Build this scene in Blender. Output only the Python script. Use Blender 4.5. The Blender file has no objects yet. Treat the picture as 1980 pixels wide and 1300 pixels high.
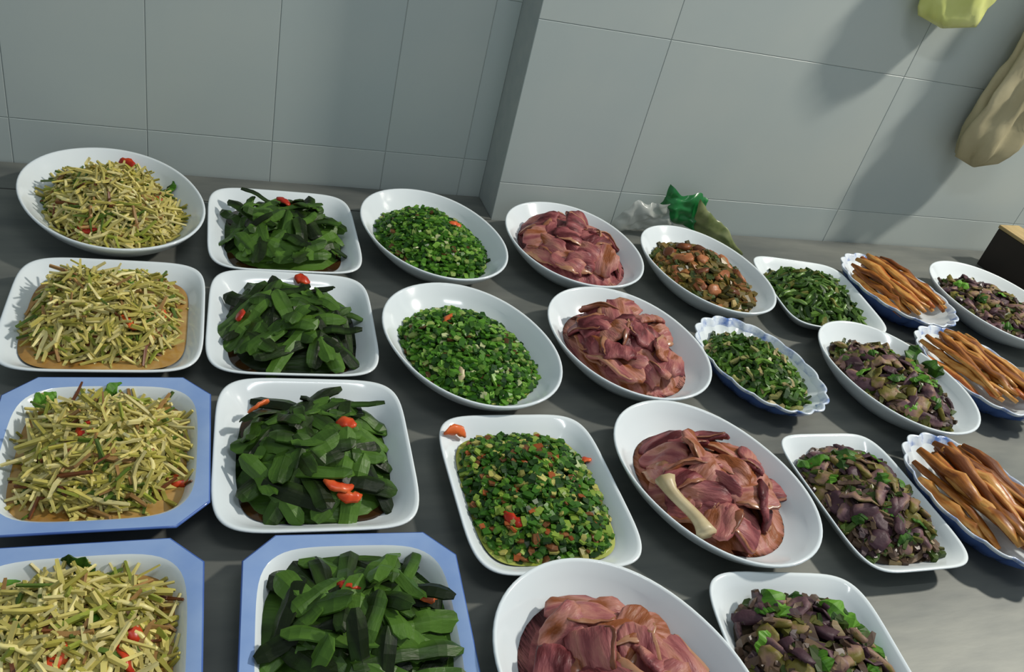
import bpy, math, random
from mathutils import Vector, Matrix, noise

R = random.Random(7)
sc = bpy.context.scene
COL = sc.collection

# ------------------------------------------------------------------ camera
CAM_H = 0.8
F_PX = 1614.1
PITCH, ROLL, YAW = math.radians(33.795), math.radians(-15.589), math.radians(25.716)
_fw = Vector((math.sin(YAW)*math.cos(PITCH), math.cos(YAW)*math.cos(PITCH), -math.sin(PITCH)))
_rt = Vector((math.cos(YAW), -math.sin(YAW), 0))
_dn = _fw.cross(_rt)
CR = math.cos(ROLL)*_rt + math.sin(ROLL)*_dn
CD = -math.sin(ROLL)*_rt + math.cos(ROLL)*_dn
CF = _fw
cam_d = bpy.data.cameras.new('camera'); cam = bpy.data.objects.new('camera', cam_d); COL.objects.link(cam)
cam_d.sensor_width = 36; cam_d.lens = F_PX/1980*36; cam_d.clip_start = 0.02
cam.matrix_world = Matrix(((CR.x, -CD.x, -CF.x, 0), (CR.y, -CD.y, -CF.y, 0), (CR.z, -CD.z, -CF.z, CAM_H), (0, 0, 0, 1)))
sc.camera = cam

# ------------------------------------------------------------------ world, lamps, exposure
w = bpy.data.worlds.new('room_light'); sc.world = w; w.use_nodes = True
w.node_tree.nodes['Background'].inputs[0].default_value = (0.82, 0.94, 1.0, 1)
w.node_tree.nodes['Background'].inputs[1].default_value = 0.36
def area(name, loc, target, sx, sy, energy, color):
    l = bpy.data.lights.new(name, 'AREA'); l.shape = 'RECTANGLE'; l.size = sx; l.size_y = sy
    l.energy = energy; l.color = color
    o = bpy.data.objects.new(name, l); COL.objects.link(o); o.location = loc
    o.rotation_euler = (Vector(target)-Vector(loc)).to_track_quat('-Z', 'Y').to_euler()
    return o
area('wall_lamp', (3.3, 0.78, 2.7), (0.8, 1.0, 0.0), 0.2, 0.2, 118, (1.0, 0.94, 0.84))
area('ceiling_tube', (0.6, 0.1, 2.3), (0.6, 0.9, 0.0), 0.9, 0.05, 9, (0.94, 0.98, 1.0))
sc.view_settings.view_transform = 'Standard'; sc.view_settings.look = 'None'
sc.view_settings.gamma = 1.0; sc.view_settings.use_curve_mapping = False
sc.view_settings.exposure = 0.0

# ------------------------------------------------------------------ helpers
def pix(px, py, z):                      # photo pixel -> point on the plane at height z
    v = CR*(px-990)+CD*(py-650)+CF*F_PX
    return Vector((0, 0, CAM_H)) + v*((z-CAM_H)/v.z)
def pixy(px, py, y):                     # photo pixel -> point on the plane at depth y
    v = CR*(px-990)+CD*(py-650)+CF*F_PX
    return Vector((0, 0, CAM_H)) + v*(y/v.y)
def srgb(r, g, b):
    f = lambda c: (c/255/12.92) if c/255 <= 0.04045 else ((c/255+0.055)/1.055)**2.4
    return (f(r), f(g), f(b))
def c4(c): return (c[0], c[1], c[2], 1)

def material(name, colors, rough=0.5, metal=0.0, scale=8.0, bump=0.0, bscale=60.0, mode='noise', rnd=0.0,
             transmission=0.0, alpha=1.0, sss=0.0, stretch=(1, 1, 1), coat=0.0, spec=0.5):
    """noise between colours; mode 'random' mixes in the object's own random, 'attr' multiplies the piece colour"""
    m = bpy.data.materials.new(name); m.use_nodes = True
    nt = m.node_tree; n = nt.nodes; L = nt.links; b = n['Principled BSDF']
    tc = n.new('ShaderNodeTexCoord'); mp = n.new('ShaderNodeMapping'); mp.inputs['Scale'].default_value = stretch
    L.new(tc.outputs['Object'], mp.inputs[0])
    nz = n.new('ShaderNodeTexNoise'); nz.inputs['Scale'].default_value = scale; nz.inputs['Detail'].default_value = 4
    L.new(mp.outputs[0], nz.inputs['Vector'])
    rp = n.new('ShaderNodeValToRGB'); e = rp.color_ramp.elements
    k = len(colors)
    e[0].position = 0.3; e[0].color = c4(colors[0]); e[1].position = 0.7; e[1].color = c4(colors[-1])
    for i in range(1, k-1):
        x = e.new(0.3+0.4*i/(k-1)); x.color = c4(colors[i])
    fac = nz.outputs['Fac']
    if mode == 'random':
        oi = n.new('ShaderNodeObjectInfo'); mx = n.new('ShaderNodeMath'); mx.operation = 'MULTIPLY_ADD'
        mx.inputs[1].default_value = rnd; L.new(oi.outputs['Random'], mx.inputs[0])
        ad = n.new('ShaderNodeMath'); ad.operation = 'SUBTRACT'; L.new(fac, ad.inputs[0]); ad.inputs[1].default_value = rnd/2
        L.new(ad.outputs[0], mx.inputs[2]); fac = mx.outputs[0]
    L.new(fac, rp.inputs[0]); colout = rp.outputs[0]
    if mode == 'attr':
        at = n.new('ShaderNodeAttribute'); at.attribute_name = 'piece'
        mm = n.new('ShaderNodeMixRGB'); mm.blend_type = 'MULTIPLY'; mm.inputs[0].default_value = 1
        L.new(colout, mm.inputs[1]); L.new(at.outputs['Color'], mm.inputs[2]); colout = mm.outputs[0]
    L.new(colout, b.inputs['Base Color'])
    b.inputs['Roughness'].default_value = rough; b.inputs['Metallic'].default_value = metal
    b.inputs['Transmission Weight'].default_value = transmission; b.inputs['Alpha'].default_value = alpha
    b.inputs['Coat Weight'].default_value = coat; b.inputs['Coat Roughness'].default_value = 0.1
    b.inputs['Specular IOR Level'].default_value = spec
    if sss: b.inputs['Subsurface Weight'].default_value = sss; b.inputs['Subsurface Radius'].default_value = (0.004, 0.003, 0.002)
    if bump:
        nb = n.new('ShaderNodeTexNoise'); nb.inputs['Scale'].default_value = bscale; nb.inputs['Detail'].default_value = 3
        L.new(mp.outputs[0], nb.inputs['Vector'])
        bp = n.new('ShaderNodeBump'); bp.inputs['Strength'].default_value = bump; bp.inputs['Distance'].default_value = 0.003
        L.new(nb.outputs['Fac'], bp.inputs['Height']); L.new(bp.outputs[0], b.inputs['Normal'])
    return m

class MB:
    def __init__(s): s.v = []; s.f = []; s.c = []
    def add(s, vs, fs, col=(1, 1, 1)):
        o = len(s.v); s.v += [tuple(x) for x in vs]; s.f += [tuple(i+o for i in f) for f in fs]; s.c += [col]*len(vs)
    def mesh(s, name, mat, smooth=True):
        me = bpy.data.meshes.new(name); me.from_pydata(s.v, [], s.f)
        a = me.color_attributes.new('piece', 'FLOAT_COLOR', 'POINT')
        a.data.foreach_set('color', [x for c in s.c for x in (c[0], c[1], c[2], 1.0)])
        if smooth: me.polygons.foreach_set('use_smooth', [True]*len(me.polygons))
        me.materials.append(mat); me.update()
        return me
def obj(name, me, parent=None, loc=None, rot=None):
    o = bpy.data.objects.new(name, me); COL.objects.link(o)
    if parent is not None: o.parent = parent
    if loc is not None: o.location = loc
    if rot is not None: o.rotation_euler = rot
    return o
def empty(name, loc, rz=0):
    o = bpy.data.objects.new(name, None); o.empty_display_size = 0.05; COL.objects.link(o); o.location = loc; o.rotation_euler.z = rz
    return o
def tag(o, label, cat, group=None, kind=None):
    o['label'] = label; o['category'] = cat
    if group: o['group'] = group
    if kind: o['kind'] = kind
    return o

def box_geo(x0, x1, y0, y1, z0, z1):
    v = [(x0, y0, z0), (x1, y0, z0), (x1, y1, z0), (x0, y1, z0), (x0, y0, z1), (x1, y0, z1), (x1, y1, z1), (x0, y1, z1)]
    return v, [(0, 3, 2, 1), (4, 5, 6, 7), (0, 1, 5, 4), (1, 2, 6, 5), (2, 3, 7, 6), (3, 0, 4, 7)]

def sweep(pts, prof, secs, twist=0.0, up=Vector((0, 0, 1))):
    """closed tube along pts; secs[i] = (half width, half thickness); prof = unit cross-section"""
    n = len(pts); k = len(prof); vs = []; fs = []
    for i, p in enumerate(pts):
        t = (pts[min(i+1, n-1)]-pts[max(i-1, 0)]).normalized()
        s = t.cross(up)
        if s.length < 1e-4: s = t.cross(Vector((1, 0, 0)))
        s.normalize(); u = s.cross(t)
        a = twist*i/(n-1); s2 = s*math.cos(a)+u*math.sin(a); u2 = u*math.cos(a)-s*math.sin(a)
        for (x, y) in prof: vs.append(p + s2*x*secs[i][0] + u2*y*secs[i][1])
    for i in range(n-1):
        for j in range(k):
            a = i*k+j; b = i*k+(j+1) % k
            fs.append((a, b, b+k, a+k))
    fs.append(tuple(range(k-1, -1, -1))); fs.append(tuple((n-1)*k+j for j in range(k)))
    return vs, fs
SQ = [(-1, -1), (1, -1), (1, 1), (-1, 1)]
VEE = [(-1, -1.2), (0, -.1), (1, -1.2), (1, -.5), (0, 1), (-1, -.5)]
HEX = [(-1, 0), (-.5, -.87), (.5, -.87), (1, 0), (.5, .87), (-.5, .87)]
OCT = [(math.cos(a*math.pi/4), math.sin(a*math.pi/4)) for a in range(8)]

# ------------------------------------------------------------------ materials
M_tile = material('tile_glaze', [srgb(176, 187, 186), srgb(186, 194, 190)], rough=0.38, scale=3, mode='random', rnd=0.3, spec=0.3)
M_grout = material('tile_grout', [srgb(160, 168, 167), srgb(170, 176, 173)], rough=0.9, scale=30)
M_steel = material('brushed_steel', [srgb(96, 100, 98), srgb(124, 126, 120)], rough=0.48, metal=0.3, spec=0.3, scale=5, bump=0.04, bscale=20, stretch=(1, 4, 1))
M_floor = material('floor_cement', [srgb(90, 90, 88), srgb(110, 110, 106)], rough=0.7, scale=4)
M_white = material('white_porcelain', [srgb(216, 226, 232), srgb(228, 235, 237)], rough=0.12, scale=5, spec=0.5)
M_blue = material('pale_blue_glaze', [srgb(122, 152, 204), srgb(146, 172, 214)], rough=0.14, scale=14)
M_blueside = material('deep_blue_glaze', [srgb(62, 92, 160), srgb(84, 116, 184)], rough=0.15, scale=14)
M_skyrim = material('blue_washed_rim', [srgb(92, 122, 184), srgb(214, 224, 236), srgb(224, 232, 238)], rough=0.14, scale=45)
M_broth = material('brown_dressing', [srgb(132, 90, 38), srgb(168, 128, 66), srgb(188, 156, 100)], rough=0.08, scale=22, spec=0.6)
M_soy = material('dark_soy_sauce', [srgb(40, 26, 14), srgb(64, 44, 22)], rough=0.1, scale=20)
M_herbjuice = material('green_herb_juice', [srgb(140, 150, 62), srgb(172, 178, 92)], rough=0.1, scale=16)
M_meatjuice = material('pale_meat_juice', [srgb(120, 84, 66), srgb(160, 126, 100)], rough=0.15, scale=16)
M_piece = material('mixed_food', [(0.72, 0.72, 0.72), (1, 1, 1)], rough=0.35, scale=90, mode='attr', spec=0.25)
M_shred = material('pale_shreds', [(0.68, 0.68, 0.70), (0.92, 0.91, 0.92)], rough=0.4, scale=60, mode='attr', sss=0.1, spec=0.3)
M_strip = material('pale_strip', [srgb(206, 192, 112), srgb(226, 212, 134), srgb(236, 226, 164)], rough=0.35, scale=30, mode='random', rnd=0.6)
M_pod = material('dark_green_pod', [srgb(22, 34, 10), srgb(40, 62, 18), srgb(54, 84, 27), srgb(74, 108, 38)], rough=0.42, scale=26, mode='random', rnd=0.6, bump=0.4, bscale=110, stretch=(.3, 1.5, 1), spec=0.22)
M_leaf = material('herb_leaf', [srgb(36, 68, 16), srgb(62, 108, 26), srgb(92, 142, 42)], rough=0.48, spec=0.22, scale=50, mode='random', rnd=0.5, bump=0.2, bscale=120)
M_chili = material('red_chili', [srgb(168, 40, 22), srgb(206, 74, 34), srgb(220, 108, 56)], rough=0.3, spec=0.3, scale=40, mode='random', rnd=0.5)
M_meat = material('pink_meat', [srgb(82, 30, 34), srgb(126, 64, 68), srgb(156, 92, 90), srgb(176, 120, 106), srgb(136, 76, 42)], rough=0.45, scale=30, mode='random', rnd=0.35, bump=0.8, bscale=120, stretch=(.35, 1.5, 1), sss=0.05, spec=0.25)
M_skin = material('tan_skin', [srgb(116, 64, 42), srgb(146, 92, 62), srgb(170, 124, 94)], rough=0.28, scale=45, mode='random', rnd=0.4, bump=0.2)
M_bone = material('pale_bone', [srgb(176, 158, 116), srgb(206, 192, 156)], rough=0.4, scale=30)
M_brown = material('brown_meat', [srgb(88, 48, 26), srgb(132, 76, 44), srgb(164, 104, 66)], rough=0.4, spec=0.3, scale=45, mode='random', rnd=0.5, bump=0.4, bscale=90)
M_purple = material('purple_brown_chunk', [srgb(68, 46, 54), srgb(112, 84, 88), srgb(142, 114, 92), srgb(108, 100, 44)], rough=0.5, spec=0.2, scale=35, mode='random', rnd=0.75, bump=0.4, bscale=90)
M_stick = material('fried_orange_stick', [srgb(98, 50, 16), srgb(154, 94, 36), srgb(196, 146, 78), srgb(160, 84, 34)], rough=0.36, scale=40, mode='random', rnd=0.4, bump=0.5, bscale=80, stretch=(.3, 1.2, 1), spec=0.3)
M_stem = material('green_stem', [srgb(42, 66, 20), srgb(74, 108, 38), srgb(104, 136, 62)], rough=0.34, scale=30, mode='random', rnd=0.6)
M_yellow = material('yellow_green_plastic', [srgb(196, 204, 110), srgb(222, 224, 150)], rough=0.3, scale=10, bump=0.3, bscale=20)
M_cream = material('cream_cloth', [srgb(160, 152, 118), srgb(186, 176, 142)], rough=0.7, scale=8, bump=0.25, bscale=30)
M_film = material('clear_film', [srgb(186, 192, 186), srgb(204, 208, 202)], rough=0.22, scale=14, alpha=0.55)
M_greenbag = material('green_printed_plastic', [srgb(20, 92, 40), srgb(34, 124, 62)], rough=0.3, scale=20, bump=0.3, bscale=40)
M_olive = material('olive_printed_plastic', [srgb(96, 110, 62), srgb(134, 140, 96)], rough=0.3, scale=40)
M_dark = material('dark_wood', [srgb(26, 20, 16), srgb(42, 32, 26)], rough=0.6, scale=10, stretch=(1, 6, 1))
M_tan = material('tan_wood', [srgb(150, 128, 84), srgb(178, 156, 108)], rough=0.6, scale=10, stretch=(1, 6, 1))
M_nail = material('steel_nail', [srgb(120, 120, 118), srgb(150, 150, 148)], rough=0.4, metal=0.9)

# ------------------------------------------------------------------ setting
YL, YR, XS = 1.60, 1.50, 0.599           # left wall plane, right (proud) wall plane, step position
TW, TH, GAP = 0.2265, 0.336, 0.0014
ZJ = [-0.95, -0.587, -0.251, 0.085, 0.421, 0.757, 1.093, 1.429, 1.765, 2.1]
def tile_mesh(w_, h_, cache={}):
    key = (round(w_, 4), round(h_, 4))
    if key in cache: return cache[key]
    m = MB(); b = 0.0006; d = 0.0013
    ring = lambda i, y: [(i, y, i), (w_-i, y, i), (w_-i, y, h_-i), (i, y, h_-i)]
    vs = ring(0, 0)+ring(0, -d+b)+ring(b, -d)
    fs = [(a, (a+1) % 4, 4+(a+1) % 4, 4+a) for a in range(4)]+[(4+a, 4+(a+1) % 4, 8+(a+1) % 4, 8+a) for a in range(4)]+[(8, 9, 10, 11)]
    m.add(vs, fs); cache[key] = m.mesh('tile', M_tile, False)
    return cache[key]
def wall(name, x0, x1, y, xj, z0=-0.95, z1=2.1, thick=0.12):
    m = MB(); m.add(*box_geo(x0, x1, y, y+thick, z0, z1))
    w_ = obj(name, m.mesh(name, M_grout, False)); w_['kind'] = 'structure'
    xs = [x0]+[x for x in xj if x0+0.02 < x < x1-0.02]+[x1]
    for i in range(len(xs)-1):
        for j in range(len(ZJ)-1):
            if ZJ[j+1] < -0.1 or ZJ[j] > 0.8: continue        # tiles the photograph can show
            obj('tile', tile_mesh(xs[i+1]-xs[i]-GAP, ZJ[j+1]-ZJ[j]-GAP), w_, (xs[i]+GAP/2, y, ZJ[j]+GAP/2))
    return w_
wall('wall_back', -1.25, XS, YL, [-1.21+TW*i for i in range(0, 8)]+[0.547])
wall('wall_step', XS, 3.4, YR, [XS+0.285+0.604*i for i in range(0, 5)], thick=0.17)
m = MB(); m.add(*box_geo(-1.25, 3.4, -1.5, 1.8, -1.0, -0.95)); o = obj('floor', m.mesh('floor', M_floor, False)); o['kind'] = 'structure'

ct = empty('steel_counter', (0.9, 0.9, -0.95))
tag(ct, 'long brushed stainless steel counter carrying all the dishes', 'counter')
def cpart(name, *b):
    m = MB(); v, f = box_geo(*b); m.add([(x-0.9, y-0.9, z+0.95) for x, y, z in v], f)
    o = obj(name, m.mesh(name, M_steel, False), ct)
    bv = o.modifiers.new('bevel', 'BEVEL'); bv.width = 0.004; bv.segments = 2
cpart('countertop', -1.2, 3.3, 0.08, 1.494, -0.03, 0.0)
m = MB(); m.add(*box_geo(-1.2, XS-0.002, 1.4945, 1.594, -0.03, 0.0)); o = obj('trim_1', m.mesh('trim_1', M_steel, False)); o['kind'] = 'structure'
cpart('front_apron', -1.2, 3.3, 0.082, 0.1, -0.11, -0.0305)
for lx in (-1.1, 1.0, 3.15):
    for ly in (0.14, 1.40): cpart('leg', lx, lx+0.04, ly, ly+0.04, -0.95, -0.0305)

# ------------------------------------------------------------------ dishes
def outline(kind, a, b, n=72, p=5.0, scal=0.0):
    pts = []
    if kind == 'cut':
        c = 0.29*min(a, b)
        cs = [(a, -b+c), (a, b-c), (a-c, b), (-a+c, b), (-a, b-c), (-a, -b+c), (-a+c, -b), (a-c, -b)]
        for i in range(8):
            p0 = Vector(cs[i]); p1 = Vector(cs[(i+1) % 8]); q = 12 if i % 2 == 0 else 6
            for j in range(q): pts.append(p0.lerp(p1, j/q))
        for _ in range(0):
            pts = [(pts[i-1]+pts[i]*2+pts[(i+1) % len(pts)])/4 for i in range(len(pts))]
        return [(x.x, x.y) for x in pts]
    if scal: n = 144
    for i in range(n):
        t = 2*math.pi*i/n; c, s = math.cos(t), math.sin(t)
        e = 2.0/p
        k = 1+scal*abs(math.sin(t*9))
        pts.append((a*k*math.copysign(abs(c)**e, c), b*k*math.copysign(abs(s)**e, s)))
    return pts
def lathe(mb, base, prof, closed_centre=True, base2=None, drop0=True):
    """rings: outline scaled; base2 = inner outline used for third entry blend"""
    n = len(base); vs = []; fs = []
    for (s, z, bl) in prof:
        for i in range(n):
            x, y = base[i]
            if base2: x = x*(1-bl)+base2[i][0]*bl; y = y*(1-bl)+base2[i][1]*bl
            vs.append((x*s, y*s, z))
    for r in range(len(prof)-1):
        for i in range(n):
            j = (i+1) % n
            fs.append((r*n+i, r*n+j, (r+1)*n+j, (r+1)*n+i))
    if closed_centre:
        vs.append((0, 0, prof[-1][1])); c = len(vs)-1; r = len(prof)-1
        for i in range(n): fs.append((r*n+i, r*n+(i+1) % n, c))
    if drop0:
        vs.append((0, 0, prof[0][1])); c = len(vs)-1
        for i in range(n): fs.append(((i+1) % n, i, c))
    mb.add(vs, fs)
P_SQUARE = [(.56, 0), (.585, 0), (.60, .004), (.78, .014), (.93, .031), (.985, .0375), (1.0, .0395), (.997, .0412), (.98, .0415), (.955, .0395), (.88, .0305), (.78, .018), (.72, .0128), (.66, .011), (.35, .0105)]
P_OVAL = [(.50, 0), (.53, 0), (.55, .005), (.74, .017), (.90, .037), (.975, .051), (1.0, .0565), (.996, .0585), (.98, .0588), (.965, .057), (.90, .045), (.78, .029), (.66, .018), (.54, .0135), (.28, .012)]
P_CUT = [(.60, 0), (.63, 0), (.65, .004), (.82, .02), (.93, .036), (.99, .0395), (1.0, .041), (.996, .0425), (.985, .043)]
P_CUTIN = [(.985, .043), (.93, .0425), (.87, .041), (.845, .0385), (.79, .026), (.74, .0155), (.69, .012), (.35, .0115)]
def dish(style, label, x, y, a, b, rz, h=1.0, group=None):
    R0 = math.radians(rz)
    d = {'style': style, 'a': a, 'b': b, 'rz': R0, 'x': x, 'y': y, 'h': h}
    if style == 'square':
        m = MB(); lathe(m, outline('s', a, b, p=5.5), [(s, z*h, 0) for s, z in P_SQUARE])
        o = obj('square_dish', m.mesh('square_dish', M_white), None, (x, y, 0.0), (0, 0, R0)); d['p'] = 5.5; d['prof'] = P_SQUARE
    elif style == 'oval':
        m = MB(); lathe(m, outline('o', a, b, p=2.1), [(s, z*h, 0) for s, z in P_OVAL])
        o = obj('oval_dish', m.mesh('oval_dish', M_white), None, (x, y, 0.0), (0, 0, R0)); d['p'] = 2.1; d['prof'] = P_OVAL
    elif style == 'cut':
        o = empty('cut_corner_dish', (x, y, 0), R0)
        base = outline('cut', a, b)
        inner = [Vector(q) for q in base]
        for _ in range(10): inner = [(inner[i-1]+inner[i]*2+inner[(i+1) % len(inner)])/4 for i in range(len(inner))]
        inner = [tuple(q) for q in inner]
        m = MB(); lathe(m, base, [(s, z*h, 0) for s, z in P_CUT], closed_centre=False); obj('outer_wall', m.mesh('outer_wall', M_blueside), o)
        m = MB(); lathe(m, base, [(s, z*h, min(1, k*.5)) for k, (s, z) in enumerate(P_CUTIN[:3])], closed_centre=False, base2=inner, drop0=False); obj('rim', m.mesh('rim', M_blue), o)
        m = MB(); lathe(m, inner, [(s, z*h, 0) for s, z in P_CUTIN[2:]], drop0=False); obj('well', m.mesh('well', M_white), o)
        d['p'] = 5; d['prof'] = P_CUTIN
    else:
        o = empty('scalloped_dish', (x, y, 0), R0)
        base = outline('o', a, b, p=2.1, scal=0.05)
        m = MB(); lathe(m, base, [(s, z*h, 0) for s, z in P_OVAL[:6]], closed_centre=False); obj('outer_wall', m.mesh('outer_wall', M_blueside), o)
        m = MB(); lathe(m, base, [(s, z*h, 0) for s, z in P_OVAL[5:11]], closed_centre=False, drop0=False); obj('scalloped_rim', m.mesh('scalloped_rim', M_skyrim), o)
        m = MB(); lathe(m, base, [(s, z*h, 0) for s, z in P_OVAL[10:]], drop0=False); obj('well', m.mesh('well', M_white), o)
        d['p'] = 2.1; d['prof'] = P_OVAL
    tag(o, label, 'dish', group)
    d['o'] = o; d['M'] = Matrix.Translation((x, y, 0)) @ Matrix.Rotation(R0, 4, 'Z')
    return d
def scale_at(d, z):                       # inner scale of the dish at height z
    pr = d['prof']; k = max(range(len(pr)), key=lambda i: pr[i][1])
    ins = pr[k:]
    for i in range(len(ins)-1):
        z0, z1 = ins[i][1]*d['h'], ins[i+1][1]*d['h']
        if z1 <= z <= z0: return ins[i][0]+(ins[i+1][0]-ins[i][0])*((z0-z)/max(z0-z1, 1e-6))
    return 0.6
def liquid(d, name, mat, z, label, cat='sauce'):
    s = scale_at(d, z)*0.995
    base = outline('o', d['a']*s, d['b']*s, p=d['p'] if d['p'] < 3 else 4.5)
    n = len(base); m = MB()
    vs = [(x, y, z) for x, y in base]+[(x*.97, y*.97, z+0.0006) for x, y in base]+[(0, 0, z+0.0006)]
    fs = [(i, (i+1) % n, n+(i+1) % n, n+i) for i in range(n)]+[(n+i, n+(i+1) % n, 2*n) for i in range(n)]
    m.add(vs, fs); o = obj(name, m.mesh(name, mat), None, (d['x'], d['y'], 0), (0, 0, d['rz']))
    tag(o, label, cat, kind='stuff'); return o

def inner_z(d, x, y):                     # dish surface under a local point
    p = d['p'] if d['p'] < 3 else 4.5
    r = (abs(x/d['a'])**p+abs(y/d['b'])**p)**(1/p)
    pr = d['prof']; k = max(range(len(pr)), key=lambda i: pr[i][1]); ins = pr[k:]
    if r >= ins[0][0]: return ins[0][1]*d['h']
    for i in range(len(ins)-1):
        if ins[i+1][0] <= r <= ins[i][0]:
            t = (r-ins[i+1][0])/max(ins[i][0]-ins[i+1][0], 1e-6); return (ins[i+1][1]+(ins[i][1]-ins[i+1][1])*t)*d['h']
    return ins[-1][1]*d['h']
# mound: height over the dish floor; (u,v) normalised by the dish half-sizes
class Mound:
    def __init__(s, d, fr, z0, hm, cx=0.0, cy=0.0, pw=0.75, lump=0.006, seed=0):
        s.d = d; s.fr = fr; s.z0 = z0; s.hm = hm; s.cx = cx; s.cy = cy; s.pw = pw; s.lump = lump; s.seed = seed
    def rho(s, x, y):
        p = 2.1 if s.d['p'] < 3 else 3.2
        u = abs((x/s.d['a']-s.cx)/s.fr); v = abs((y/s.d['b']-s.cy)/s.fr)
        return (u**p+v**p)**(1/p)
    def z(s, x, y):
        r = min(s.rho(x, y), 1.0)
        n = noise.noise(Vector((x*28, y*28, s.seed*3.7)))
        return max(s.z0+s.hm*(1-r*r)**s.pw+s.lump*n*(1-r**4), inner_z(s.d, x, y)+.0015)
    def nrm(s, x, y):
        e = 0.006
        return Vector((-(s.z(x+e, y)-s.z(x-e, y))/(2*e), -(s.z(x, y+e)-s.z(x, y-e))/(2*e), 1)).normalized()
    def sample(s, rmax=0.97):
        while True:
            x = (s.cx+R.uniform(-1, 1)*s.fr)*s.d['a']; y = (s.cy+R.uniform(-1, 1)*s.fr)*s.d['b']
            if s.rho(x, y) < rmax: return x, y
    def spread(s, n, rmax=0.9, tries=14):  # evenly scattered spots
        out = []
        for _ in range(n):
            best = None; bd = -1
            for _ in range(tries):
                c = s.sample(rmax); dd = min([(c[0]-q[0])**2+(c[1]-q[1])**2 for q in out] or [1])
                if dd > bd: best, bd = c, dd
            out.append(best)
        return out
def core(d, mo, name, mat, label, cat, drop=0.006, colors=((1, 1, 1),)):
    """heaped underside of a pile, one lumpy closed mesh"""
    m = MB(); nr, na = 12, 40; vs = []; fs = []
    for i in range(nr+1):
        r = i/nr
        for j in range(na):
            t = 2*math.pi*j/na; p = 2.1 if d['p'] < 3 else 3.2
            c, s_ = math.cos(t), math.sin(t)
            k = r*mo.fr*0.97/((abs(c)**p+abs(s_)**p)**(1/p))
            x = (mo.cx+c*k)*d['a']; y = (mo.cy+s_*k)*d['b']
            vs.append((x, y, max(mo.z(x, y)-drop, inner_z(d, x, y)+.0008)))
    for i in range(nr):
        for j in range(na): fs.append((i*na+j, (i+1)*na+j, (i+1)*na+(j+1) % na, i*na+(j+1) % na))
    n0 = len(vs); vs.append((mo.cx*d['a'], mo.cy*d['b'], 0.0126))
    for j in range(na): fs.append((nr*na+(j+1) % na, nr*na+j, n0))
    m.add(vs, fs); return m

def frame_from(nv, yaw):
    t = Vector((math.cos(yaw), math.sin(yaw), 0)); t = (t-nv*t.dot(nv)).normalized(); s = nv.cross(t)
    return Matrix((t, s, nv)).transposed()
def keep_in(d, pts, lift, lim=0.84):
    p_ = d['p'] if d['p'] < 3 else 4.5
    for p in pts:
        r = (abs(p.x/d['a'])**p_+abs(p.y/d['b'])**p_)**(1/p_)
        if r > lim: p.x *= lim/r; p.y *= lim/r
        p.z = max(p.z, inner_z(d, p.x, p.y)+lift)
def strip_geo(d, x, y, z, nv, yaw, L, wd, th, bend, tilt):
    F = frame_from(nv, yaw); pts = []; k = 5; ph = R.uniform(0, 6.28); wv = R.uniform(0, .2)
    for i in range(k):
        q = i/(k-1)-.5
        pts.append(Vector((x, y, z))+F @ Vector((q*L, bend*(q*q-.08)*L+wv*L*math.sin(q*6+ph), tilt*q*L-abs(bend)*q*q*L*.3)))
    keep_in(d, pts, .003)
    return sweep(pts, SQ, [(wd*(.6 if i in (0, k-1) else 1), th) for i in range(k)], twist=R.uniform(-.8, .8))

SEED = [0]
def strands(d, mo, n, Ls, ws, palette, name, label, cat, core_col, jit=0.3, zj=0.008, sub=0.0):
    SEED[0] += 1
    m = core(d, mo, name, None, label, cat); m.c = [core_col]*len(m.v)
    for _ in range(n):
        x, y = mo.sample(); L = R.uniform(*Ls); wd = R.uniform(*ws)/2
        nv = (mo.nrm(x, y)+Vector((R.gauss(0, jit), R.gauss(0, jit), 0))).normalized()
        c = R.choices([q[0] for q in palette], [q[1] for q in palette])[0]; k = R.uniform(.78, 1.15)
        vs, fs = strip_geo(d, x, y, mo.z(x, y)+R.uniform(-.004, zj), nv, R.uniform(0, 6.283), L, wd, wd*R.uniform(.45, .9), R.gauss(0, .8), R.gauss(0, .12))
        m.add(vs, fs, (c[0]*k, c[1]*k, c[2]*k))
    o = obj(name, m.mesh(name, M_shred if 'shred' in name else M_piece, False), None, (d['x'], d['y'], 0), (0, 0, d['rz']))
    tag(o, label, cat, kind='stuff'); return o
def flecks(d, mo, n, size, palette, name, label, cat, core_col, zj=0.006):
    """finely chopped food: little bent plates and rings"""
    m = core(d, mo, name, None, label, cat); m.c = [core_col]*len(m.v)
    for _ in range(n):
        x, y = mo.sample(); s = R.uniform(*size)
        nv = (mo.nrm(x, y)+Vector((R.gauss(0, .6), R.gauss(0, .6), 0))).normalized()
        c = R.choices([q[0] for q in palette], [q[1] for q in palette])[0]; k = R.uniform(.7, 1.2)
        F = frame_from(nv, R.uniform(0, 6.283)); z = mo.z(x, y)+R.uniform(-.003, zj); L = s*R.uniform(.9, 2.0)
        pts = [Vector((x, y, z))+F @ Vector((q*L, 0, -q*q*L*R.uniform(0, .8))) for q in (-.5, 0, .5)]
        keep_in(d, pts, .002)
        vs, fs = sweep(pts, SQ, [(s*.35, s*.14), (s*.5, s*.2), (s*.35, s*.14)])
        m.add(vs, fs, (c[0]*k, c[1]*k, c[2]*k))
    o = obj(name, m.mesh(name, M_piece, False), None, (d['x'], d['y'], 0), (0, 0, d['rz']))
    tag(o, label, cat, kind='stuff'); return o

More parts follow.
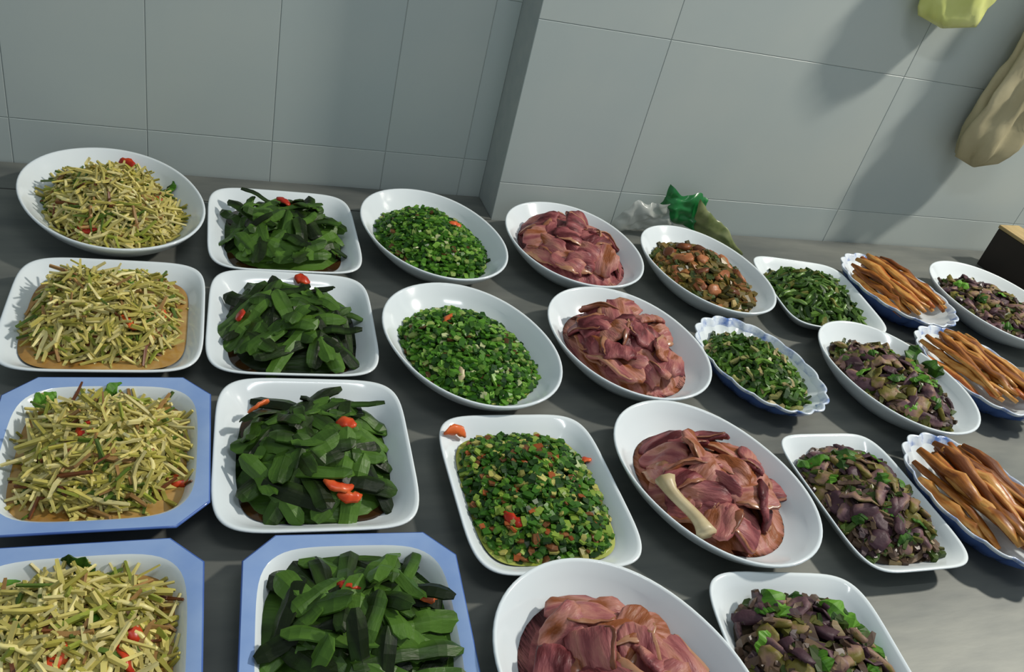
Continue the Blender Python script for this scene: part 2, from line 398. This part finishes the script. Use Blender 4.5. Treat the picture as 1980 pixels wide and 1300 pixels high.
# ---- shared piece meshes
def pod_mesh(name, mat, L, w_, t, bend, curl, seed, twist=0.5, blunt=0.55, pw=2.6, warp=0.0, prof=HEX, wob=.14):
    m = MB(); n = 13 if prof is VEE else 9; pts = []; secs = []
    for i in range(n):
        q = i/(n-1)-.5
        pts.append(Vector((q*L, bend*(q*q-.08)*L*2, -curl*q*q*L+warp*L*noise.noise(Vector((q*5, seed*3.1, 0))))))
        k = max(0.12, (1-abs(2*q)**pw))**blunt
        secs.append((w_/2*k*(1+wob*math.sin(seed+q*15.2)), t/2*(.5+.5*k)))
    m.add(*sweep(pts, prof, secs, twist=twist)); return m.mesh(name, mat, prof is HEX)
def slab_mesh(name, mat, L, w_, t, seed, bendx=0.5, p=3.0):
    """irregular thin slice, warped and folded"""
    m = MB(); na = 30; rings = [(.55, -.5), (0.93, -.5), (1.0, -.1), (.99, .3), (.92, .5), (.72, .52), (.48, .5), (.24, .5)]; vs = []; fs = []
    def edge(c, sn):
        k = 1+.30*noise.noise(Vector((c*1.5, sn*1.5, seed*5.3)))+.14*noise.noise(Vector((c*4.5, sn*4.5, seed*2.1)))
        return math.copysign(abs(c)**(2/p), c)*L/2*k, math.copysign(abs(sn)**(2/p), sn)*w_/2*k
    def bd(x, y, z):
        wv = .011*noise.noise(Vector((x*26, y*30, seed*4.4)))+.0035*noise.noise(Vector((x*40, y*150, seed)))
        return (x, y, z+wv-bendx*x*x/L*.8-.35*bendx*y*y/w_)
    for (s, zz) in rings:
        for j in range(na):
            a = 2*math.pi*j/na; x, y = edge(math.cos(a), math.sin(a))
            vs.append(bd(x*s, y*s, zz*t))
    vs.append(bd(0, 0, .5*t)); vs.append(bd(0, 0, -.5*t)); n = len(rings)
    for r in range(n-1):
        for j in range(na): fs.append((r*na+j, r*na+(j+1) % na, (r+1)*na+(j+1) % na, (r+1)*na+j))
    for j in range(na):
        fs.append(((n-1)*na+j, (n-1)*na+(j+1) % na, n*na)); fs.append(((j+1) % na, j, n*na+1))
    m.add(vs, fs)
    sk = MB(); pts = []; secs = []                          # skin band along one side
    a0 = .1+.2*(seed % 3)/2; a1 = .72+.1*(seed % 4)/3
    for i in range(11):
        a = math.pi*(a0+(a1-a0)*i/10); x, y = edge(math.cos(a), math.sin(a))
        e = 1-abs(i-5)/5
        pts.append(Vector(bd(x*.93, y*.93, .38*t))); secs.append((t*(.2+.75*e*(.65+.35*math.sin(seed+i*1.3))), t*(.10+.10*e)))
    sk.add(*sweep(pts, OCT, secs))
    return m.mesh(name, mat), sk.mesh('skin', M_skin)
def lump_mesh(name, mat, L, w_, t, seed):
    m = MB(); nu, nv = 10, 7; vs = []; fs = []
    for i in range(nv):
        ph = math.pi*i/(nv-1)
        for j in range(nu):
            a = 2*math.pi*j/nu
            v = Vector((math.sin(ph)*math.cos(a), math.sin(ph)*math.sin(a), math.cos(ph)))
            v = Vector([math.copysign(abs(c)**.75, c) for c in v])
            k = 1+.45*noise.noise(v*1.5+Vector((seed*7.1, 0, 0)))+.15*noise.noise(v*4+Vector((0, seed*3, 0)))
            vs.append((v.x*L/2*k, v.y*w_/2*k, v.z*t/2*k))
    for i in range(nv-1):
        for j in range(nu): fs.append((i*nu+j, (i+1)*nu+j, (i+1)*nu+(j+1) % nu, i*nu+(j+1) % nu))
    m.add(vs, fs); return m.mesh(name, mat)

POD = [pod_mesh('bean_pod', M_pod, L, w_, .0062, b, c, i, tw, .4, pw, .05, VEE, .05) for i, (L, w_, b, c, tw, pw) in enumerate(
    [(.105, .023, .04, .10, .3, 12), (.085, .025, -.08, .15, -.3, 8), (.115, .021, .08, .08, .5, 14), (.075, .028, .05, .2, .2, 5), (.10, .024, -.1, .12, -.4, 12), (.065, .025, 0, .2, .5, 10), (.12, .020, .1, .10, .2, 14)])]
CHILI = [pod_mesh('chili_piece', M_chili, L, w_, .006, b, .4, i+3, .5, .6, 3, .1) for i, (L, w_, b) in enumerate([(.032, .018, .2), (.026, .019, 0), (.038, .015, .4), (.030, .014, -.3)])]
LEAF = [pod_mesh('leaf_piece', M_leaf, L, w_, .004, b, c, i+9, .5, .8, 2.4, .15, VEE, .25) for i, (L, w_, b, c) in enumerate([(.034, .02, .1, .6), (.028, .022, 0, .9), (.04, .018, .3, .4), (.024, .018, -.2, .7)])]
STRIP = [pod_mesh('vegetable_strip', M_strip, L, .0058, .0046, b, c, i+20, tw, .25, 8, .1) for i, (L, b, c, tw) in enumerate([(.060, .3, .2, .5), (.075, -.25, .1, .2), (.05, .5, .3, .8), (.08, .15, .2, -.5)])]
STEM = [pod_mesh('green_stem', M_stem, L, .0095, .0075, b, c, i+31, .5, .35, 6, .08) for i, (L, b, c) in enumerate([(.05, .2, .3), (.06, -.2, .2), (.04, .3, .5), (.055, 0, .3)])]
STICK = [pod_mesh('fried_stick', M_stick, L, w_, .010, b, c, i*2.3, .5, .35, 5, .06, HEX, .2) for i, (L, w_, b, c) in enumerate([(.20, .021, .05, .09), (.18, .018, -.07, .10), (.205, .024, .08, .08), (.165, .020, -.05, .12), (.195, .017, .1, .09), (.18, .022, -.08, .09)])]
SLICE = [slab_mesh('meat_slice', M_meat, L, w_, .008, i+1, bx) for i, (L, w_, bx) in enumerate([(.085, .055, .4), (.07, .048, .6), (.10, .046, .3), (.068, .06, .5), (.085, .042, .7), (.06, .04, .4), (.095, .06, .35)])]
BROWN = [lump_mesh('meat_chunk', M_brown, L, w_, t, i+1) for i, (L, w_, t) in enumerate([(.042, .026, .014), (.034, .028, .016), (.046, .022, .012), (.03, .022, .014)])]
PURP = [lump_mesh('vegetable_chunk', M_purple, L, w_, t, i+11) for i, (L, w_, t) in enumerate([(.042, .026, .010), (.034, .028, .011), (.05, .018, .010), (.03, .024, .011)])] + [pod_mesh('vegetable_chunk', M_purple, L, w_, .004, b, .6, i+51, .7, .4, 5, .25) for i, (L, w_, b) in enumerate([(.05, .026, .1), (.042, .03, -.1), (.06, .016, .2), (.038, .03, .1)])]

def put(name, me, d, mo, x, y, label, cat, group, yaw=None, dz=0.0, jit=0.25, flat=0.0, sx=1.0):
    nv = (mo.nrm(x, y)+Vector((R.gauss(0, jit), R.gauss(0, jit), 0))).normalized()
    if flat: nv = nv.lerp(Vector((0, 0, 1)), flat).normalized()
    F = frame_from(nv, R.uniform(0, 6.283) if yaw is None else yaw).to_4x4()
    o = bpy.data.objects.new(name, me); COL.objects.link(o)
    o.matrix_world = d['M'] @ Matrix.Translation((x, y, mo.z(x, y)+dz)) @ F @ Matrix.Diagonal((sx, 1, 1, 1))
    if '{at}' in label:
        wv = Matrix.Rotation(d['rz'], 3, 'Z') @ Vector((x, y, 0)); k = 0.33*math.sqrt(d['a']*d['b'])
        fb = 'back' if wv.y > k*.7 else 'front' if wv.y < -k*.7 else ''; lr = 'left' if wv.x < -k*.7 else 'right' if wv.x > k*.7 else ''
        at = ' '.join(q for q in (fb, lr) if q) or 'middle'
        label = label.replace('{at}', ('in the ' if at == 'middle' else 'at the ')+at+' of')
    tag(o, label, cat, group); return o
def put_px(name, me, d, mo, px, py, label, cat, group=None, yaw=None, dz=0.004, jit=0.2):
    """piece seen at a photo pixel: follow the ray down to the heap"""
    z = 0.09; Mi = d['M'].inverted()
    for _ in range(40):
        q = Mi @ pix(px, py, z)
        if mo.z(q.x, q.y) >= z: break
        z -= 0.002
    return put(name, me, d, mo, q.x, q.y, label, cat, group, yaw, dz, jit)

# ------------------------------------------------------------------ column of shredded salad
PAL_SH = [(srgb(222, 208, 122), 5), (srgb(206, 194, 104), 4), (srgb(232, 220, 150), 4), (srgb(184, 176, 80), 2.4), (srgb(160, 170, 68), 1.6), (srgb(172, 132, 78), 1.2), (srgb(92, 118, 44), .7), (srgb(120, 70, 40), .4)]
def salad(d, where, reds, greens, hm, fr, seed, cx=0, cy=0, n=900):
    liquid(d, 'dressing', M_broth, 0.0235, 'brown dressing pooled under the shredded salad in ' + where)
    mo = Mound(d, fr, 0.018, hm, cx, cy, .8, .007, seed)
    strands(d, mo, n, (.035, .085), (.003, .0055), PAL_SH, 'vegetable_shreds', 'heap of pale yellow shredded vegetable salad in ' + where, 'salad', srgb(128, 110, 52), zj=.010)
    for (x, y) in mo.spread(16, .72):
        put('vegetable_strip', R.choice(STRIP), d, mo, x, y, 'long pale yellow vegetable strip {at} ' + where, 'vegetable', 'top strips of the salad in '+where, dz=.008, jit=.25)
    for i, (px, py, lab) in enumerate(reds):
        put_px('chili_piece', CHILI[i % 4], d, mo, px, py, 'red chili piece ' + lab + ' of the salad in ' + where, 'chili', dz=.010)
    for i, (px, py, lab) in enumerate(greens):
        put_px('leaf_piece', LEAF[i % 4], d, mo, px, py, 'green leaf piece ' + lab + ' of the salad in ' + where, 'leaf', dz=.009)
W1 = 'the far left oval dish'
W2 = 'the white square dish'
W3 = 'the upper blue dish'
W4 = 'the lower blue dish'
d = dish('oval', 'white oval dish of shredded salad at the far left by the wall', -0.122, 1.385, .181, .138, 111, 1.02)
salad(d, W1, [(246, 330, 'at the top'), (308, 395, 'at the right side'), (165, 455, 'at the lower left')], [(120, 410, 'at the left side'), (232, 345, 'near the top'), (325, 375, 'at the right end')], .058, .70, 1)
d = dish('square', 'white rounded square dish of shredded salad at the left edge', -0.108, 1.072, .129, .137, -1.5)
salad(d, W2, [(250, 635, 'right of the middle'), (312, 612, 'at the right side')], [(150, 545, 'at the top left'), (265, 560, 'near the top right')], .054, .71, 2, 0, 0.02)
d = dish('cut', 'blue rimmed cut corner dish of shredded salad, shown whole at the left edge', -0.094, 0.793, .120, .129, -1.0)
salad(d, W3, [(165, 850, 'left of the middle'), (345, 940, 'at the right edge')], [(85, 785, 'at the top left'), (335, 890, 'at the right side'), (215, 775, 'near the top')], .044, .68, 3, 0, 0.02)
d = dish('cut', 'blue rimmed cut corner dish of shredded salad in the lower left corner', -0.104, 0.521, .120, .129, -1.0)
salad(d, W4, [(112, 1285, 'at the lower left'), (268, 1245, 'at the right side'), (245, 1285, 'at the lower right')], [(150, 1110, 'near the top'), (15, 1150, 'at the left side'), (165, 1195, 'in the middle')], .046, .69, 4, 0, 0.02)

# ------------------------------------------------------------------ column of dark green pods
def pods(d, where, reds, hm, fr, seed, n=52, cx=0, cy=0):
    liquid(d, 'soy_sauce', M_soy, 0.0165, 'dark sauce under the green bean pods in ' + where)
    mo = Mound(d, fr, 0.016, hm, cx, cy, .7, .008, seed)
    m = core(d, mo, 'greens_heap', None, '', '', drop=.012); 
    o = obj('greens_heap', m.mesh('greens_heap', M_pod), None, (d['x'], d['y'], 0), (0, 0, d['rz'])); tag(o, 'packed dark greens beneath the bean pods in ' + where, 'greens', kind='stuff')
    for (x, y) in mo.spread(n, .78):
        put('bean_pod', R.choice(POD), d, mo, x, y, 'dark green pod {at} ' + where, 'bean pod', 'bean pods in ' + where, dz=R.uniform(-.002, .008), jit=.2)
    for i, (px, py, lab) in enumerate(reds):
        put_px('chili_piece', CHILI[i % 4], d, mo, px, py, 'red chili piece ' + lab + ' in ' + where, 'chili', dz=.012)
    return mo
d = dish('square', 'white rounded square dish of dark green pods nearest the wall', 0.155, 1.335, .128, .142, -1)
pods(d, 'the pod dish nearest the wall', [(548, 400, 'at the top')], .040, .80, 5)
d = dish('square', 'white rounded square dish of dark green pods, second from the wall', 0.147, 1.058, .123, .133, -3)
pods(d, 'the second pod dish from the wall', [(462, 622, 'at the left side'), (583, 555, 'at the top')], .042, .80, 6)
d = dish('square', 'white rounded square dish of dark green pods in front of the blue rimmed pod dish', 0.151, 0.780, .123, .137, -3)
pods(d, 'the third pod dish from the wall', [(498, 798, 'at the top left'), (668, 832, 'at the upper right'), (655, 955, 'at the front'), (675, 975, 'at the very front')], .042, .80, 7)
d = dish('cut', 'blue rimmed cut corner dish of dark green pods at the bottom edge', 0.167, 0.507, .119, .129, -4)
mo = pods(d, 'the blue rimmed pod dish', [(825, 1165, 'at the upper right'), (672, 1145, 'near the top')], .042, .84, 8)
put_px('bean_pod', POD[0], d, mo, 740, 1105, 'single green pod sticking up at the back of the blue rimmed dish', 'bean pod', yaw=1.35, dz=.016)

# ------------------------------------------------------------------ column of chopped green herbs
PAL_G = [(srgb(58, 104, 26), 5), (srgb(84, 134, 40), 5), (srgb(36, 74, 22), 4), (srgb(116, 158, 62), 3), (srgb(150, 172, 92), 1.3), (srgb(96, 66, 36), .5), (srgb(196, 204, 150), .35)]
PAL_G2 = [(srgb(58, 104, 30), 5), (srgb(80, 122, 36), 4), (srgb(36, 68, 22), 4), (srgb(132, 158, 60), 2.4), (srgb(176, 170, 92), 1.2), (srgb(122, 78, 44), 1.1), (srgb(160, 84, 40), .5)]
def herbs(d, where, hm, fr, seed, pal=PAL_G, n=1900, cx=0, cy=0, juice=True, size=(.0055, .0105)):
    if juice: liquid(d, 'herb_juice', M_herbjuice, 0.0265 if d['p'] < 3 else 0.0225, 'yellow green juice under the chopped greens in ' + where)
    mo = Mound(d, fr, 0.018, hm, cx, cy, .75, .008, seed)
    flecks(d, mo, n, size, pal, 'chopped_greens', 'heap of finely chopped green herbs in ' + where, 'greens', srgb(44, 78, 22))
    return mo
d = dish('oval', 'white oval dish of chopped green herbs nearest the wall', 0.424, 1.325, .168, .127, 106)
mo = herbs(d, 'the herb dish nearest the wall', .054, .77, 9)
put_px('chili_piece', CHILI[1], d, mo, 878, 440, 'brownish red chili piece on the herbs nearest the wall', 'chili')
d = dish('oval', 'white oval dish of chopped green herbs and juice, second from the wall', 0.411, 0.988, .163, .130, 108.9)
mo = herbs(d, 'the second herb dish from the wall', .052, .77, 10)
put_px('chili_piece', CHILI[0], d, mo, 868, 622, 'brownish red chili piece on the herbs in the second oval dish', 'chili')
put_px('garlic_piece', pod_mesh('garlic_piece', M_bone, .024, .011, .008, .2, .2, 4), d, mo, 890, 730, 'whitish garlic piece on the herbs in the second oval dish', 'garlic')
d = dish('square', 'white rounded square dish of chopped green herbs with red bits', 0.427, 0.693, .115, .139, -1)
mo = herbs(d, 'the square herb dish', .042, .82, 11, PAL_G2, 1700)
put_px('chili_piece', CHILI[2], d, mo, 880, 848, 'orange red chili piece at the back left corner of the square herb dish', 'chili', dz=.012)
put_px('chili_piece', CHILI[1], d, mo, 1125, 897, 'orange red chili piece at the right side of the square herb dish', 'chili')
put_px('chili_piece', CHILI[3], d, mo, 990, 1010, 'dark red chili piece at the front left of the square herb dish', 'chili')

# ------------------------------------------------------------------ column of sliced meat
def meat(d, where, hm, fr, seed, n=24, cx=0, cy=0):
    liquid(d, 'meat_juice', M_meatjuice, 0.0165, 'thin juice under the sliced meat in ' + where)
    mo = Mound(d, fr, 0.018, hm, cx, cy, .65, .008, seed)
    m = core(d, mo, 'meat_heap', None, '', '', drop=.010)
    o = obj('meat_heap', m.mesh('meat_heap', M_meat), None, (d['x'], d['y'], 0), (0, 0, d['rz'])); tag(o, 'packed meat beneath the pink slices in ' + where, 'meat', kind='stuff')
    base = R.uniform(0, 3)
    for k, (x, y) in enumerate(mo.spread(n, .74)):
        a, b = SLICE[(k*3+seed) % 7]
        o = put('meat_slice', a, d, mo, x, y, 'pink skinned meat slice {at} ' + where, 'meat', 'meat slices in ' + where, yaw=base+R.gauss(0, .9), dz=R.uniform(.002, .010), jit=.32)
        obj('skin', b, o)
    return mo
def bone(d, mo, p0, p1, label):
    m = MB(); A = pix(p0[0], p0[1], .07); B = pix(p1[0], p1[1], .055); L = (B-A).length; pts = []; secs = []
    for i in range(11):
        q = i/10-.5; pts.append(Vector((q*L, .006*math.sin(q*5), 0))); k = .0085+.007*abs(2*q)**3; secs.append((k, k*.85))
    m.add(*sweep(pts, OCT, secs)); dv = B-A
    o = obj('bone', m.mesh('bone', M_bone), None, (A+B)/2, (0, math.atan2(-dv.z, math.hypot(dv.x, dv.y)), math.atan2(dv.y, dv.x))); tag(o, label, 'bone')
d = dish('oval', 'white oval dish of pink sliced meat nearest the wall', 0.709, 1.315, .163, .133, 97)
meat(d, 'the meat dish nearest the wall', .052, .80, 12, 24)
d = dish('oval', 'white oval dish of pink sliced meat, second from the wall', 0.691, 0.995, .158, .131, 102.9)
meat(d, 'the second meat dish from the wall', .050, .78, 13, 24)
d = dish('oval', 'white oval dish of pink sliced meat with a pale bone', 0.688, 0.677, .164, .126, 110.2)
mo = meat(d, 'the meat dish with a bone', .050, .76, 14, 24)
bone(d, mo, (1290, 925), (1362, 1035), 'pale bone sticking out of the pink sliced meat')
d = dish('oval', 'white oval dish of pink sliced meat cut off by the bottom edge', 0.434, 0.403, .162, .132, 116)
meat(d, 'the meat dish at the bottom edge', .050, .80, 15, 24)

# ------------------------------------------------------------------ brown meat with vegetables
PAL_BR = [(srgb(98, 84, 34), 4), (srgb(72, 66, 28), 4), (srgb(120, 96, 48), 3), (srgb(64, 78, 32), 2.5), (srgb(140, 92, 52), 2), (srgb(158, 136, 84), .8)]
PAL_MX = [(srgb(84, 66, 54), 4), (srgb(72, 56, 60), 3), (srgb(92, 92, 44), 3), (srgb(64, 84, 32), 2.5), (srgb(118, 96, 76), 2), (srgb(136, 118, 84), .8)]
d = dish('oval', 'white oval dish of brown meat chunks with olive greens near the green bag', 0.980, 1.243, .167, .123, 99)
wh = 'the oval dish near the green bag'
mo = Mound(d, .78, 0.018, .046, 0, 0, .75, .008, 16)
flecks(d, mo, 520, (.010, .018), PAL_BR, 'stewed_greens', 'heap of olive stewed greens in ' + wh, 'greens', srgb(70, 58, 26))
for (x, y) in mo.spread(16, .8):
    put('meat_chunk', R.choice(BROWN), d, mo, x, y, 'glossy brown meat chunk {at} ' + wh, 'meat', 'brown meat chunks in ' + wh, dz=R.uniform(.002, .006), jit=.3)

# ------------------------------------------------------------------ scalloped dish of greens, square dish of stems
d = dish('scallop', 'blue and white scalloped oval dish of chopped greens', 0.931, 0.943, .133, .094, 102.8, .85)
wh = 'the blue scalloped dish'
mo = Mound(d, .80, 0.016, .046, 0, 0, .75, .007, 17)
strands(d, mo, 420, (.014, .032), (.005, .009), [(srgb(66, 104, 32), 5), (srgb(92, 128, 46), 4), (srgb(44, 72, 24), 4), (srgb(140, 140, 84), 1.4), (srgb(170, 156, 108), .9)], 'chopped_greens', 'heap of chopped green vegetable in ' + wh, 'greens', srgb(50, 76, 26), .5)
for (x, y) in mo.spread(10, .7):
    put('leaf_piece', R.choice(LEAF), d, mo, x, y, 'green leaf piece {at} ' + wh, 'leaf', 'leaf pieces in the scalloped dish', dz=.005, jit=.3)
d = dish('square', 'white square dish of green stems behind the scalloped dish', 1.230, 1.185, .114, .134, -9)
wh = 'the square dish behind the scalloped dish'
mo = Mound(d, .78, 0.016, .040, 0, 0, .75, .007, 18)
strands(d, mo, 260, (.02, .045), (.006, .010), [(srgb(62, 96, 32), 5), (srgb(84, 116, 46), 4), (srgb(40, 66, 24), 3), (srgb(120, 120, 60), 1.2)], 'chopped_stems', 'heap of chopped green stems in ' + wh, 'greens', srgb(48, 70, 26), .4)
for (x, y) in mo.spread(36, .88):
    put('green_stem', R.choice(STEM), d, mo, x, y, 'green vegetable stem {at} ' + wh, 'vegetable', 'green stems in the square dish', dz=R.uniform(.002, .007), jit=.3)

# ------------------------------------------------------------------ purple brown mixed dishes
def mixed(d, where, hm, fr, seed, n=44, nl=9, px_leaves=()):
    mo = Mound(d, fr, 0.017, hm, 0, 0, .75, .008, seed)
    strands(d, mo, 420, (.016, .036), (.006, .011), PAL_MX, 'chopped_mix', 'heap of chopped purple brown and green vegetable in ' + where, 'vegetables', srgb(66, 54, 40), .5)
    for (x, y) in mo.spread(n, .85):
        put('vegetable_chunk', R.choice(PURP), d, mo, x, y, 'purple brown vegetable chunk {at} ' + where, 'vegetable', 'purple brown chunks in ' + where, dz=R.uniform(.004, .009), jit=.35)
    for (x, y) in mo.spread(nl, .82):
        put('leaf_piece', R.choice(LEAF), d, mo, x, y, 'small green leaf {at} ' + where, 'leaf', 'leaves in ' + where, dz=.013, jit=.3)
    return mo
BIGLEAF = [pod_mesh('herb_leaf', M_leaf, .058, .034, .007, .1, .4, 41, .3, .8, 2.2, .15, VEE, .25), pod_mesh('herb_leaf', M_leaf, .05, .03, .007, -.1, .5, 44, .4, .8, 2.2, .15, VEE, .25)]
d = dish('oval', 'white oval dish of purple brown vegetables with a bright green sprig', 1.200, 0.898, .163, .124, 98.5)
mo = mixed(d, 'the oval dish with a sprig', .048, .78, 19)
for (px, py, l) in ((1755, 705, 'upper'), (1790, 728, 'middle'), (1765, 745, 'lower')):
    put_px('herb_leaf', R.choice(BIGLEAF), d, mo, px, py, l + ' bright green leaf of the sprig at the back of the oval dish', 'leaf', dz=.018, jit=.3)
d = dish('oval', 'white oval dish of purple brown vegetables cut off by the right edge', 1.708, 1.150, .172, .140, 90)
mixed(d, 'the oval dish at the right edge', .040, .78, 20)
d = dish('square', 'narrow white square dish of purple brown vegetables beside the orange sticks', 0.943, 0.633, .098, .135, -1.5)
mo = mixed(d, 'the narrow square dish', .042, .82, 21, 46)
for (px, py, l) in ((1560, 905, 'left'), (1632, 893, 'right')):
    put_px('herb_leaf', R.choice(BIGLEAF), d, mo, px, py, l + ' green leaf at the back of the narrow square dish', 'leaf', dz=.018, jit=.3)
d = dish('square', 'white square dish of purple brown vegetables cut off by the bottom edge', 0.686, 0.388, .114, .135, -8)
mo = mixed(d, 'the square dish at the bottom edge', .040, .80, 22, 46)
for (px, py, l) in ((1490, 1180, 'left'), (1615, 1200, 'middle'), (1672, 1250, 'right')):
    put_px('herb_leaf', R.choice(BIGLEAF), d, mo, px, py, l + ' green leaf on the vegetables in the square dish at the bottom edge', 'leaf', dz=.018, jit=.3)

# ------------------------------------------------------------------ orange fried sticks
def sticks(d, where, yaw, n, seed):
    mo = Mound(d, .95, 0.028, .036, 0, 0, .7, .003, seed)
    for layer, cnt, span, dz in ((0, n+2, .84, 0.0), (1, n, .6, .010)):
        for k in range(cnt):
            y = ((k+.5)/cnt*2-1)*span*d['b']+R.uniform(-.004, .004)
            x = R.uniform(-.10, .10)*d['a']
            put('fried_stick', R.choice(STICK if layer else STICK[1:]), d, mo, x, y, 'orange brown fried stick {at} ' + where, 'fried stick', 'fried sticks in ' + where, yaw=yaw+R.gauss(0, .08)+R.choice((0, math.pi)), dz=dz+R.uniform(-.002, .004), jit=.07, flat=.5, sx=min(1, 1.9*d['a']*math.sqrt(max(0, 1-(y/d['b'])**2))/.2+(.12 if layer else 0)))
d = dish('scallop', 'blue scalloped dish of orange fried sticks nearest the wall', 1.455, 1.200, .140, .100, 99, .9)
sticks(d, 'the stick dish nearest the wall', 0.0, 9, 23)
d = dish('scallop', 'blue scalloped dish of orange fried sticks beside the oval dish with a green sprig', 1.430, 0.916, .138, .098, 97, .9)
sticks(d, 'the second stick dish from the wall', 0.0, 9, 24)
d = dish('scallop', 'blue scalloped dish of orange fried sticks cut off by the right edge', 1.141, 0.606, .138, .098, 97, .9)
sticks(d, 'the stick dish nearest the camera', 0.0, 9, 25)

# ------------------------------------------------------------------ crumpled green bag by the wall
def crumple(name, mat, pts_w, thick, seed, amp, parent=None, nu=18, nv=12):
    """pillow over a quad given by four corners, crumpled by noise"""
    A, B, C, D = [Vector(p) for p in pts_w]
    nrm = (B-A).cross(D-A).normalized(); m = MB(); vs = []; fs = []
    for side in (1, -1):
        for i in range(nu+1):
            for j in range(nv+1):
                u, v = i/nu, j/nv
                p = A.lerp(B, u).lerp(D.lerp(C, u), v)
                e = (4*u*(1-u))**.5*(4*v*(1-v))**.5
                q = p*22+Vector((seed*9.1, 0, 0))
                dd = noise.noise_vector(q)*amp+noise.noise_vector(q*2.6)*amp*.45
                q2 = p+nrm*side*thick*e+dd
                q2.y = min(q2.y, YR-.006-(parent.location.y if parent else 0)); q2.z = max(q2.z, .002); vs.append(q2)
    K = (nu+1)*(nv+1)
    for s in range(2):
        for i in range(nu):
            for j in range(nv):
                a = s*K+i*(nv+1)+j; q = (a, a+nv+1, a+nv+2, a+1); fs.append(q if s == 0 else q[::-1])
    m.add(vs, fs); return obj(name, m.mesh(name, mat), parent)
def rel(pts, o): return [Vector(p)-Vector(o) for p in pts]
O = Vector((1.10, 1.46, 0.0)); bag = empty('crumpled_bag', O)
tag(bag, 'crumpled green and clear plastic bag lying on the counter against the tiled wall', 'bag')
crumple('green_panel', M_greenbag, rel([pix(1262, 412, .05), pix(1345, 455, .03), pixy(1372, 385, 1.45), pixy(1300, 358, 1.46)], O), .008, 1, .013, bag, 30, 22)
crumple('clear_film', M_film, rel([pix(1175, 436, .014), pix(1300, 452, .014), pixy(1305, 392, 1.45), pixy(1225, 392, 1.46)], O), .012, 2, .014, bag, 30, 22)
crumple('olive_panel', M_olive, rel([pix(1335, 462, .012), pix(1438, 492, .008), pixy(1392, 430, 1.42), pixy(1352, 385, 1.44)], O), .006, 3, .008, bag, 26, 18)

# ------------------------------------------------------------------ bags hanging on the wall
def hang_bag(name, mat, top, bot, yw, half_top, half_bot, depth, label, seed, tip=0.0, foldamp=.22):
    """limp bag hung from a nail: rings from the knot down to a rounded bottom"""
    root = empty(name, (top.x, yw, bot.z)); tag(root, label, 'bag')
    m = MB(); nr, na = 26, 60; vs = []; fs = []
    for i in range(nr+1):
        q = i/nr
        c = top.lerp(bot, q); c = Vector((c.x, yw, c.z))
        wv = half_top+(half_bot-half_top)*min(1, q*1.25)**.8
        if q > .86: wv *= max(.03, 1-((q-.86)/.14)**2*(1-tip))**.6 if q < 1 else .1
        for j in range(na):
            a = 2*math.pi*j/na
            fold = 1+foldamp*math.sin(a*6+seed+q*2.5)*(1-.3*q)+.16*noise.noise(Vector((math.cos(a)*2, math.sin(a)*2+seed, q*5)))
            x = math.cos(a)*wv*fold; y = math.sin(a)*depth*(wv/max(half_top, half_bot))*fold
            p = c+Vector((x, y, 0))+noise.noise_vector(Vector((x*20, q*6, seed)))*.008+noise.noise_vector(Vector((x*45, y*45, q*14+seed)))*.006
            p.y = min(p.y, YR-.0065)
            vs.append(p-root.location)
    for i in range(nr):
        for j in range(na): fs.append((i*na+j, i*na+(j+1) % na, (i+1)*na+(j+1) % na, (i+1)*na+j))
    vs.append(Vector((top.x, yw, top.z))-root.location); vs.append(Vector((bot.x, yw, bot.z-.002))-root.location)
    for j in range(na): fs.append(((j+1) % na, j, len(vs)-2)); fs.append((nr*na+j, nr*na+(j+1) % na, len(vs)-1))
    m.add(vs, fs); obj('pouch', m.mesh('pouch', mat), root)
    m = MB(); m.add(*sweep([top+Vector((0, yw-top.y, -.01)), top+Vector((0, yw-top.y, .02)), Vector((top.x, YR-.006, top.z+.035))], OCT, [(.004, .004)]*3)); v = [Vector(p)-root.location for p in m.v]; m.v = [tuple(p) for p in v]
    obj('hanging_loop', m.mesh('hanging_loop', mat), root)
    return root
b0 = pixy(1828, 52, YR-.045)
hang_bag('plastic_bag', M_yellow, Vector((b0.x+.01, YR-.045, b0.z+.34)), b0, YR-.045, .03, .085, .03, 'yellow green plastic bag hanging against the tiled wall at the top edge', 1.0, tip=.6, foldamp=.07)
b1 = pixy(1882, 318, YR-.055)
hang_bag('cloth_bag', M_cream, Vector((b1.x+.03, YR-.055, b1.z+.52)), b1, YR-.055, .05, .085, .036, 'cream cloth bag hanging in folds on the tiled wall at the right edge', 4.0, tip=.25)

# ------------------------------------------------------------------ dark box at the right edge
bz = 0.117
q0 = pix(1935, 435, bz); q1 = pix(1985, 468, bz)
dx = (q1-q0); dx.z = 0; yaw = math.atan2(dx.y, dx.x)
bx = empty('wooden_box', (q0.x, q0.y, 0), yaw); tag(bx, 'dark wooden box with a tan top standing at the right edge', 'box')
def bpart(name, mat, *b):
    m = MB(); m.add(*box_geo(*b)); o = obj(name, m.mesh(name, mat, False), bx)
    k = o.modifiers.new('bevel', 'BEVEL'); k.width = .002; k.segments = 2
for nm, b in (('side_panel', (0, .24, 0, .012, 0, bz-.01)), ('side_panel', (0, .24, .058, .07, 0, bz-.01)), ('side_panel', (0, .012, .0125, .0575, 0, bz-.01)), ('side_panel', (.228, .24, .0125, .0575, 0, bz-.01))):
    bpart(nm, M_dark, *b)
bpart('lid', M_tan, -.002, .242, -.002, .072, bz-.0095, bz)
